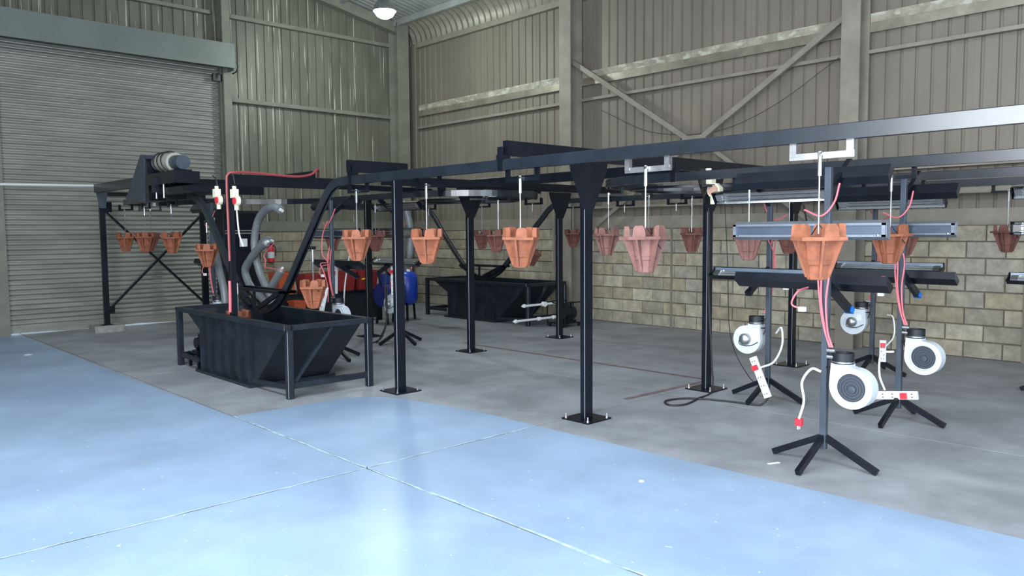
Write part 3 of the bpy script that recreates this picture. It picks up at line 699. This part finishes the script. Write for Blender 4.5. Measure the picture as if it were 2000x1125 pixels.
def blower(t,y,z,x=0.0):
    """snail housing in the yz plane; outlet upward on the +y (pole) side; inlet faces -x"""
    pts=[( .13, .165),( .13+.0, .05)]
    # build outline clockwise: outlet right edge down around the scroll to the outlet left edge
    ol=[(.140,.150),(.150,.0)]
    for i in range(1,25):
        a=-i/24*1.5*PI; r=.150-.022*i/24; ol.append((r*math.cos(a),r*math.sin(a)))
    ol+= [(.02,.135),(.02,.150)]
    o=MB().prism([(-.05,a,b) for a,b in ol],(.10,0,0)).build('blower',blowm,t,loc=(x,y,z)); o.scale=(.93,.93,.93)
    MB().lathe([(.105,-.049),(.105,-.056),(.100,-.060),(.094,-.056),(.094,-.049)],(0,0,0),'x',32,cap=False).build('inlet_ring',blowm,o,True)
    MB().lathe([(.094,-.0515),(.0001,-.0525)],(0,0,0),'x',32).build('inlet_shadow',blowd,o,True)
    for r in (.080,.060,.042): MB().lathe([(r,-.053),(r,-.057),(r-.006,-.057),(r-.006,-.053)],(0,-.005,-.005),'x',28,cap=False).build('impeller_ring',darkpanel,o,True)
    MB().lathe([(.026,-.053),(.024,-.066),(.0001,-.068)],(0,-.008,-.008),'x',20).build('hub',steelg,o,True)
    MB().lathe([(.055,.050),(.055,.085),(.045,.10),(.02,.115),(.0001,.116)],(0,0,0),'x',24).build('motor',zinc,o,True)
    MB().box(.051,.056,.05,.10,.02,.09).build('rating_plate',plastw,o)
    MB().tube(smooth_path([(.09,-.04,.02),(.08,-.05,-.05),(.07,.05,-.06),(.06,.13,-.02)],5),.004,5).build('motor_lead',rubber,o,True)
    MB().lathe([(.070,.150),(.070,.222),(.062,.222),(.062,.150)],(0,.080,0),'z',24,cap=False).build('outlet_collar',blackm,o,True)
    MB().lathe([(.074,.158),(.074,.166),(.070,.166)],(0,.080,0),'z',24).build('hose_clip',zinc,o,True)
    MB().box(-.03,.03,.125,.185,.11,.118).build('mounting_bracket',black,o)
    return o
def strip_mesh(t,L=.30,n=5,loc=(0,0,0),rot=(0,0,0)):
    o=MB().cbox(-.016,.016,-.032,.032,-L/2,L/2,.006).build('strip_body',plastw,t,loc=loc,rot=rot)
    for i in range(n):
        z=-L/2+.035+i*(L-.07)/(n-1)
        for s in (-1,1): MB().box(-.0175,-.0160,s*.012-.004,s*.012+.004,z-.008,z+.004).build('socket_slot',darkpanel,o)
    return o
def heater_stand(loc,rzz,lab,full=True,y0=.2,mid=True,zt=1.825,zl=1.13):
    t=thing('heater_stand',loc,lab,'heater stand','infrared heater stands on tripod-like feet',rzz)
    MB().cbox(-.020,.020,-.020,.020,.10,1.88,.003).build('pole',steelg,t)
    for k in range(4):
        a=k*PI/2; c,s=math.cos(a),math.sin(a)
        MB().bar((c*.015,s*.015,.175),(c*.34,s*.34,.016),.028,.040).build('leg',black,t)
    MB().bar((.01,0,1.72),(.30,0,1.93),.035,.05).build('arm',black,t); MB().bar((.01,0,1.15),(.33,0,.97),.035,.05).build('arm',black,t)
    MB().bar((.02,0,1.49),(.13,0,1.49),.035,.04).build('arm',black,t)
    e=MB().box(-.02,.02,-.027,.027,-.02,.02).build('arm_cap',blueplug if full else black,t,loc=(.335,0,.965),rot=(0,.5,0))
    heater(t,zt,.20,.60,'black',y0=y0); heater(t,zl,.22,-.95,'black',y0=y0)
    if mid: heater(t,1.49,.19,0,'silver' if full else 'dark',y0=y0)
    blower(t,-.19,.525,.0)
    # pink heat-proof leads
    for k,(a,b) in enumerate(((.06,.02),(-.02,.035),(.03,-.03))):
        MB().tube(smooth_path([(.04,a+.02,1.42),(-.035,b,1.25),(-.045,b*.6,1.05),(-.035,b*.3-.02,.86),(-.03,-.04-.01*k,.76)],5),.006,6).build('pink_lead',pinkc,t,True)
    MB().tube(smooth_path([(-.03,.14,1.62),(-.05,.02,1.58),(-.03,-.05,1.66),(.02,-.06,1.78)],5),.006,6).build('pink_lead',pinkc,t,True)
    MB().tube(smooth_path([(.08,.16,1.12),(-.04,.17,1.10),(-.06,.20,1.02),(-.05,.14,.99)],5),.006,6).build('pink_lead',pinkc,t,True)
    MB().box(-.07,-.04,.11,.15,.975,1.005).build('connector',plastw,t)
    for zz in (.74,.70): MB().cyl((-.035,-.08,zz),(-.035,-.03,zz),.012,8).build('connector',zinc,t,True)
    MB().tube(smooth_path([(-.02,-.04,.72),(-.015,-.035,.62),(0,-.05,.57)],4),.005,6).build('lead',rubber,t,True)
    return t
ST=[]
ST.append(heater_stand((4.81,2.23,0),0,'nearest black heater stand with a big white blower and hanging red plug',y0=.22,zl=1.165))
ST.append(heater_stand((6.32,2.34,0),0,'heater stand second nearest, white blower and a power strip beside it',zt=1.77))
ST.append(heater_stand((6.33,3.45,0),PI,'heater stand facing the camera, with a hanging white power strip',False,y0=.08,mid=False,zt=1.77))
ST.append(heater_stand((8.25,3.33,0),PI,'heater stand farthest right, near the cladding column foot',False,zt=1.74))
heater_stand((8.3,1.66,0),PI,'heater stand cut by the right edge of the picture',False,y0=.1,zt=1.80,zl=1.06)
heater_stand((4.80,8.20,0),0,'far heater stand behind the near tank corner',False)
heater_stand((6.12,8.72,0),PI,'far heater stand behind the second post, chrome reflectors visible',False)
heater_stand((3.98,9.66,0),0,'far heater stand behind the climbing rail, dark bar ends showing at left',False,y0=.50,mid=False)
# ------------------------------------------------------------------ power strips, cords
def cord(name,pts,r,m,lab,cat='cable',n=7):
    return tag(MB().tube(smooth_path(pts,n),r,7).build(name,m,None,True),lab,cat)
def power_strip(loc,rot,lab,L=.33,plug=True):
    t=thing('power_strip',loc,lab,'power strip','white multi-socket power strips'); t.rotation_euler=rot
    strip_mesh(t,L)
    if plug: MB().box(-.045,-.0165,-.022,.022,L*.18,L*.18+.045).build('plug',redp,t)
    return t
power_strip((6.08,3.38,.24),(-.42,0,0),'long white power strip hanging at a slant with a red plug',.36)
attach(cord('blower_cord',[(6.30,3.36,.60),(6.22,3.27,.66),(6.18,3.24,.52),(6.12,3.28,.38),(6.04,3.36,.33)],.008,plastw,'c'),ST[2])
power_strip((6.30,2.37,.20),(PI/2-.14,0,0),'white power strip lying sideways behind the second heater stand',.36)
attach(cord('blower_cord',[(6.26,2.36,.55),(6.25,2.45,.52),(6.25,2.46,.36),(6.26,2.42,.24)],.008,plastw,'c'),ST[1])
attach(cord('blower_cord',[(4.78,2.24,.60),(4.77,2.30,.61),(4.76,2.355,.52),(4.76,2.34,.40),(4.76,2.37,.28)],.008,plastw,'c'),ST[0])
t=thing('loose_plug',(4.76,2.37,.255),'bright red plug dangling beside the nearest heater stand','plug')
MB().cbox(-.022,.022,-.022,.022,-.02,.025,.006).build('plug_body',redp,t)
for a,b in ((-.01,0),(.01,0),(0,.012)): MB().cyl((a,b,-.045),(a,b,-.02),.004,6).build('pin',chrome,t)
power_strip((8.20,3.20,.25),(0,0,.3),'small white power strip low on the farthest right stand',.22)
attach(cord('blower_cord',[(8.22,3.17,.62),(8.18,3.10,.60),(8.16,3.08,.42),(8.16,3.16,.30)],.007,plastw,'c'),ST[3])
power_strip(at_x(632,588,4.55),(.35,0,.1),'white power strip below the low casting by the near tank',.34)
power_strip(at_x(768,545,5.98),(0,.0,.2),'white power strip hung high on the far stand behind the second post',.42)
power_strip(at_x(655,546,4.95),(.05,0,.2),'white power strip hung in front of the red tubs',.34)
cord('black_cord',[(6.30,4.05,1.70),(6.29,4.03,.9),(6.27,3.98,.3),(6.2,3.93,.03),(5.92,3.88,.009),(5.62,3.82,.009),(5.50,3.90,.009),(5.62,4.02,.009),(5.85,3.93,.009),(5.98,3.62,.009),(6.02,3.38,.009),(6.06,3.33,.03),(6.07,3.30,.075)],.009,rubber,'black cord looping on the floor from the switch post to the slanting strip')
cord('black_cord',[(8.05,4.0,1.75),(8.0,3.86,1.2),(7.9,3.68,.6),(7.7,3.50,.25),(7.3,3.25,.05),(6.9,2.95,.008),(6.5,2.75,.008)],.009,rubber,'black cord sagging behind the heater stands to the floor')
cord('thin_wire',[(6.42,3.96,1.85),(6.44,3.93,1.2),(6.46,3.9,.5),(6.62,3.80,.12),(6.8,3.75,.008)],.004,rubber,'thin dark wire beside the switch post')
cord('pendant_cord',[(5.60,9.1,1.20),(5.58,9.1,1.16),(5.52,9.12,.8),(5.50,9.14,.4),(5.50,9.15,.01)],.010,whit,'pale cord hanging between the red tubs and a post')
cord('coiled_cable',[(5.98,8.80,1.12),(5.93,8.78,.7),(5.92,8.74,.35),(5.84,8.76,.10),(5.76,8.9,.012),(5.9,8.95,.012),(5.95,8.80,.3),(5.98,8.82,.75)],.010,rubber,'dark cable hanging in a long loop at the far stand')
# isolator switches
def isolator(loc,lab,rz_=0,sc=1,kn=None):
    t=thing('isolator_switch',loc,lab,'switch','cream isolator switches',rz_); t.scale=(sc,)*3
    MB().cbox(-.03,.03,-.045,.035,0,.085,.006).build('box',cream,t); MB().cyl((0,-.005,.085),(0,-.005,.115),.02,10).build('gland',cream,t)
    MB().cyl((-.02,-.055,-.03),(.02,-.055,-.03),.048,18).build('plug_body',cream,t,True)
    MB().cyl((-.032,-.055,-.03),(-.02,-.055,-.03),.034,18).build('knob',kn or redp,t,True)
    MB().cyl((0,-.045,-.12),(0,-.045,-.06),.022,10).build('socket_tail',cream,t,True)
    return t
isolator((3.35,7.98,1.87),'left cream isolator switch with red face beside the red conduit')
isolator((3.35,7.56,1.85),'cream isolator switch with red face just right of the red conduit')
isolator((6.30,4.06,1.90),'cream isolator switch with pinkish knob on top of a post',0,1.4,mat('faded_knob',(.55,.33,.25),.5))
for a,y in (('left',7.98),('right',7.56)):
    cord('switch_cable',[(3.37,y+.02,1.985),(3.37,y+.05,2.06),(3.40,y+.2 if a=='left' else 7.74,2.105)],.007,rubber,'short black cable above the %s cream isolator switch'%a)
cord('switch_lead',[(3.35,7.515,1.73),(3.36,7.50,1.5),(3.38,7.46,1.37)],.008,whit,'pale lead hanging from the right cream isolator switch')
# mast and red conduit at the near tank
t=thing('conduit_mast',(3.41,7.80,0.67),'black mast standing in the near tank behind the red conduit','post')
MB().cbox(-.03,.03,-.03,.03,-.60,1.31,.003).build('mast',black,t)
MB().bar((0,0,-.02),(-.05,0,-.02),.06,.04).build('clip',black,t)
cord('red_conduit',[(3.36,7.74,1.22),(3.36,7.745,1.6),(3.36,7.75,1.98),(3.37,7.74,2.09),(3.45,7.72,2.115),(3.7,7.735,2.115),(4.1,7.74,2.10),(4.3,7.76,2.13),(4.40,7.78,2.19),(4.47,7.9,2.12)],.013,redcond,'red conduit rising up the mast and along the beam','pipe')
cord('red_sleeve',[(3.36,7.76,1.02),(3.36,7.76,.86),(3.36,7.77,.70)],.015,pinkc,'short pink sleeved pipe at the tank mast','pipe')
# hoses
def hz_(name,pl,r,lab,x):
    pts=smooth_path([at_x(*q,x) for q in pl],8)
    t=thing(name,pts[0],lab,'hose','grey corrugated air hoses')
    out=[p-pts[0] for p in pts]
    # corrugation: alternate radii
    dense=[]; 
    for i in range(len(out)-1):
        for k in range(3): dense.append(out[i].lerp(out[i+1],k/3))
    dense.append(out[-1])
    MB().tube(dense,[r*(1 if i%2 else .93) for i in range(len(dense))],14).build('hose_body',hose,t,True)
    e=out[0]; d=(out[0]-out[1]).normalized()
    MB().cyl(e-d*.005,e+d*.05,r*.5,10,r2=r*.35).build('nozzle',whit,t,True)
    return t
hz_('air_hose',[(548,410),(535,404),(518,411),(503,435),(497,480),(507,530),(525,572),(540,612)],.048,'tall grey hose curving over at its top above the near tank',4.28)
hz_('air_hose',[(520,474),(503,488),(487,510),(479,530),(490,560),(512,583),(530,606)],.048,'grey hose bowing left behind the tall one',4.22)
hz_('air_hose',[(549,528),(538,547),(527,568),(522,600)],.045,'short grey hose sticking up at the right above the near tank',4.32)
hz_('air_hose',[(414,455),(420,490),(430,535),(438,570),(441,612),(443,660),(444,690)],.048,'grey hose running down behind the climbing rail',4.02)
hz_('air_hose',[(790,400),(800,440),(801,480),(796,512),(788,524)],.055,'far grey hose hanging beside the second post',6.35)
hz_('air_hose',[(530,470),(520,468),(510,475)],.045,'stub of grey hose pointing right, far behind the tall one',4.9)
cord('pink_wire',[at_x(*q,4.2) for q in ((535,475),(516,498),(519,508),(518,522),(528,524),(552,528))],.006,pinkc,'pink wire zigzagging between two hose ends')
cord('pink_wire',[at_x(*q,4.72) for q in ((640,432),(631,455),(629,478),(630,498),(640,512),(626,515),(632,530),(640,560),(641,590))],.007,pinkc,'pink wires knotted beside the far stand pole')
# ------------------------------------------------------------------ back corner things
t=thing('fire_extinguisher',at_y(531,512,13.66)+Vector((0,.03,0)),'red fire extinguisher with a white label on the far wall','extinguisher'); t.scale=(.85,.85,.76)
MB().lathe([(.05,0),(.075,.01),(.075,.33),(.06,.37),(.025,.40),(.025,.43)],n=20).build('cylinder',redp,t,True)
MB().lathe([(.0765,.10),(.0765,.25)],n=20).build('label',plastw,t,True); MB().box(-.02,.05,-.015,.015,.43,.46).build('handle',black,t)
MB().tube(smooth_path([(.03,0,.43),(.10,-.02,.36),(.10,-.02,.15)],4),.01,6).build('hose',rubber,t,True); MB().box(-.03,.03,.07,.1,.2,.3).build('wall_hook',black,t)
t=thing('steel_bench',(6.55,11.6,0),'low black bench carrying red and orange tubs','bench')
MB().box(-1.0,1.0,-.32,.32,.50,.54).build('top',black,t); MB().box(-.98,.98,-.30,-.29,.06,.50).build('front_panel',blackm,t); MB().box(-.95,.95,-.28,.28,.12,.14).build('shelf',black,t)
for a in (-1,1):
    for b in (-1,1): MB().box(a*.97-.03,a*.97+.03,b*.29-.03,b*.29+.03,0,.50).build('leg',black,t)
def tub(loc,w,d,h,m,lab):
    t=thing('plastic_tub',loc,lab,'tub','plastic tubs on the bench')
    o=[(-w/2+.03,-d/2+.03),(w/2-.03,-d/2+.03),(w/2-.03,d/2-.03),(-w/2+.03,d/2-.03)]; q=[(-w/2,-d/2),(w/2,-d/2),(w/2,d/2),(-w/2,d/2)]
    k=.012; q2=[(-w/2+k,-d/2+k),(w/2-k,-d/2+k),(w/2-k,d/2-k),(-w/2+k,d/2-k)]; o2=[(-w/2+.04,-d/2+.04),(w/2-.04,-d/2+.04),(w/2-.04,d/2-.04),(-w/2+.04,d/2-.04)]
    vs=[(a,b,0) for a,b in o]+[(a,b,h) for a,b in q]+[(a,b,h) for a,b in q2]+[(a,b,.012) for a,b in o2]
    fs=[(3,2,1,0)]+[(r*4+i,r*4+(i+1)%4,r*4+4+(i+1)%4,r*4+4+i) for r in range(3) for i in range(4)]+[(12,13,14,15)]
    MB().add(vs,fs).build('tub_body',m,t)
    MB().box(-w/2-.01,w/2+.01,-d/2-.01,-d/2+.003,h-.03,h-.005).build('rim',m,t); MB().box(-w/2-.01,w/2+.01,d/2-.003,d/2+.01,h-.03,h-.005).build('rim',m,t)
tub((6.86,11.50,.54),.42,.36,.32,redtub,'dark red tub on the bench, left of the pendant cord')
tub((7.31,11.50,.54),.40,.36,.32,redtub,'dark red tub on the bench with the yellow trigger on it')
tub((5.82,11.48,.54),.30,.34,.34,orgtub,'orange tub on the bench left of the low casting')
tub((6.30,11.48,.54),.36,.34,.30,redtub,'red tub on the bench partly behind the low casting')
tub((5.84,11.05,0),.20,.20,.46,orgtub,'tall orange bin on the floor before the bench')
t=thing('yellow_trigger',(7.14,11.26,.72),'small bent yellow spray trigger in front of the red tubs','tool')
MB().bar((0,0,0),(.09,0,.01),.02,.02).build('grip',yell,t); MB().bar((.09,0,.01),(.14,0,.06),.02,.02).build('spout',yell,t); MB().bar((.04,0,0),(.04,.03,0),.015,.015).build('clip',yell,t)
t=thing('air_compressor',(7.85,11.0,0),'blue air compressor tank with a yellow valve on top','compressor')
MB().lathe([(.0001,-.30),(.10,-.29),(.17,-.25),(.20,-.18),(.20,.18),(.17,.25),(.10,.29),(.0001,.30)],(0,0,.55),'z',28).build('tank',bluep,t,True)
MB().cyl((0,0,.84),(0,0,.90),.025,10).build('neck',zinc,t); MB().cyl((0,0,.90),(0,0,.98),.02,8).build('yellow_valve',yell,t)
for k in range(3):
    a=k*2*PI/3; MB().bar((.15*math.cos(a),.15*math.sin(a),.36),(.18*math.cos(a),.18*math.sin(a),0),.03,.03).build('leg',black,t)
t=thing('spray_machine',(7.35,10.75,0),'blue and red machine on the floor left of the blue tank','machine')
MB().cyl((-.20,0,.48),(.20,0,.48),.19,24).build('blue_drum',mat('navy_paint',(.02,.03,.16),.4),t,True); MB().prism([(-.10,-.19,.50),(.06,-.19,.50),(.02,-.16,.74),(-.06,-.16,.74)],(0,.05,0)).build('red_cover',redp,t)
MB().box(-.15,-.02,-.03,.10,.66,.82).build('blue_head',mat('blue_head',(.02,.05,.25),.4),t); MB().tube(smooth_path([(-.18,-.05,.60),(-.25,-.05,.80),(-.16,-.05,.90),(-.02,-.05,.80)],4),.014,6).build('handle',black,t,True)
for a in (-1,1):
    for b in (-1,1): MB().bar((a*.14,b*.1,.34),(a*.16,b*.16,0),.03,.03).build('leg',black,t)
# control cabinet behind the hoses
p=at_y(470,500,11.6)
t=thing('control_cabinet',(p.x,11.6,0),'dark control cabinet with a white label behind the hoses','cabinet')
MB().cbox(-.32,.26,-.15,.15,.55,1.84,.006).build('cabinet_body',blackm,t); MB().box(-.30,.24,-.158,-.151,.60,1.80).build('cabinet_door',black,t)
MB().box(-.08,.04,-.162,-.158,1.30,1.42).build('label_plate',plastw,t); MB().box(.18,.20,-.175,-.158,.95,1.08).build('handle',zinc,t)
for k in range(2):
    MB().cyl((-.30,-.17,1.50+.04*k),(.26,-.17,1.50+.04*k),.012,8).build('conduit',zinc,t,True)
for a in (-.28,.22): MB().box(a-.03,a+.03,-.1,.1,0,.55).build('leg',black,t)
# small things near the tank rim
t=thing('metal_cans',(4.78,7.95,.72),'pair of small black cans','can') if False else None
# litter on floor
tag(MB().lathe([(.045,.003),(.05,.006),(.03,.012),(.0001,.012)],at_z(55,694,0),n=14).build('paper_scrap',plastw),'small white scrap lying on the blue floor at the left','scrap')
tag(MB().lathe([(.016,.003),(.018,.006),(.01,.009),(.0001,.009)],at_z(1253,941,0),n=9).build('paper_scrap',plastw),'tiny white scrap on the blue floor at the centre right','scrap')
tag(MB().bar(at_z(1500,906,.003),at_z(1522,903,.003),.02,.003).build('paper_scrap',plastw),'flat pale scrap on the concrete left of the nearest stand','scrap')
# faint red line painted on the concrete
t=struct(bpy.data.objects.new('trim_9',None),'worn thin red line on the concrete'); COL.objects.link(t)
rl=mat('worn_red_line',(.19,.13,.125),.6,0,.2,9)
def rline(a,b): 
    d=(Vector(b)-Vector(a)); s=Vector((-d.y,d.x,0)).normalized()*.03; MB().add([Vector(a)+s,Vector(b)+s,Vector(b)-s,Vector(a)-s],[(0,1,2,3)]).build('line',rl,t)
rline((6.75,4.3,.002),(6.72,8.1,.002)); rline((5.45,4.34,.002),(6.72,4.30,.002))
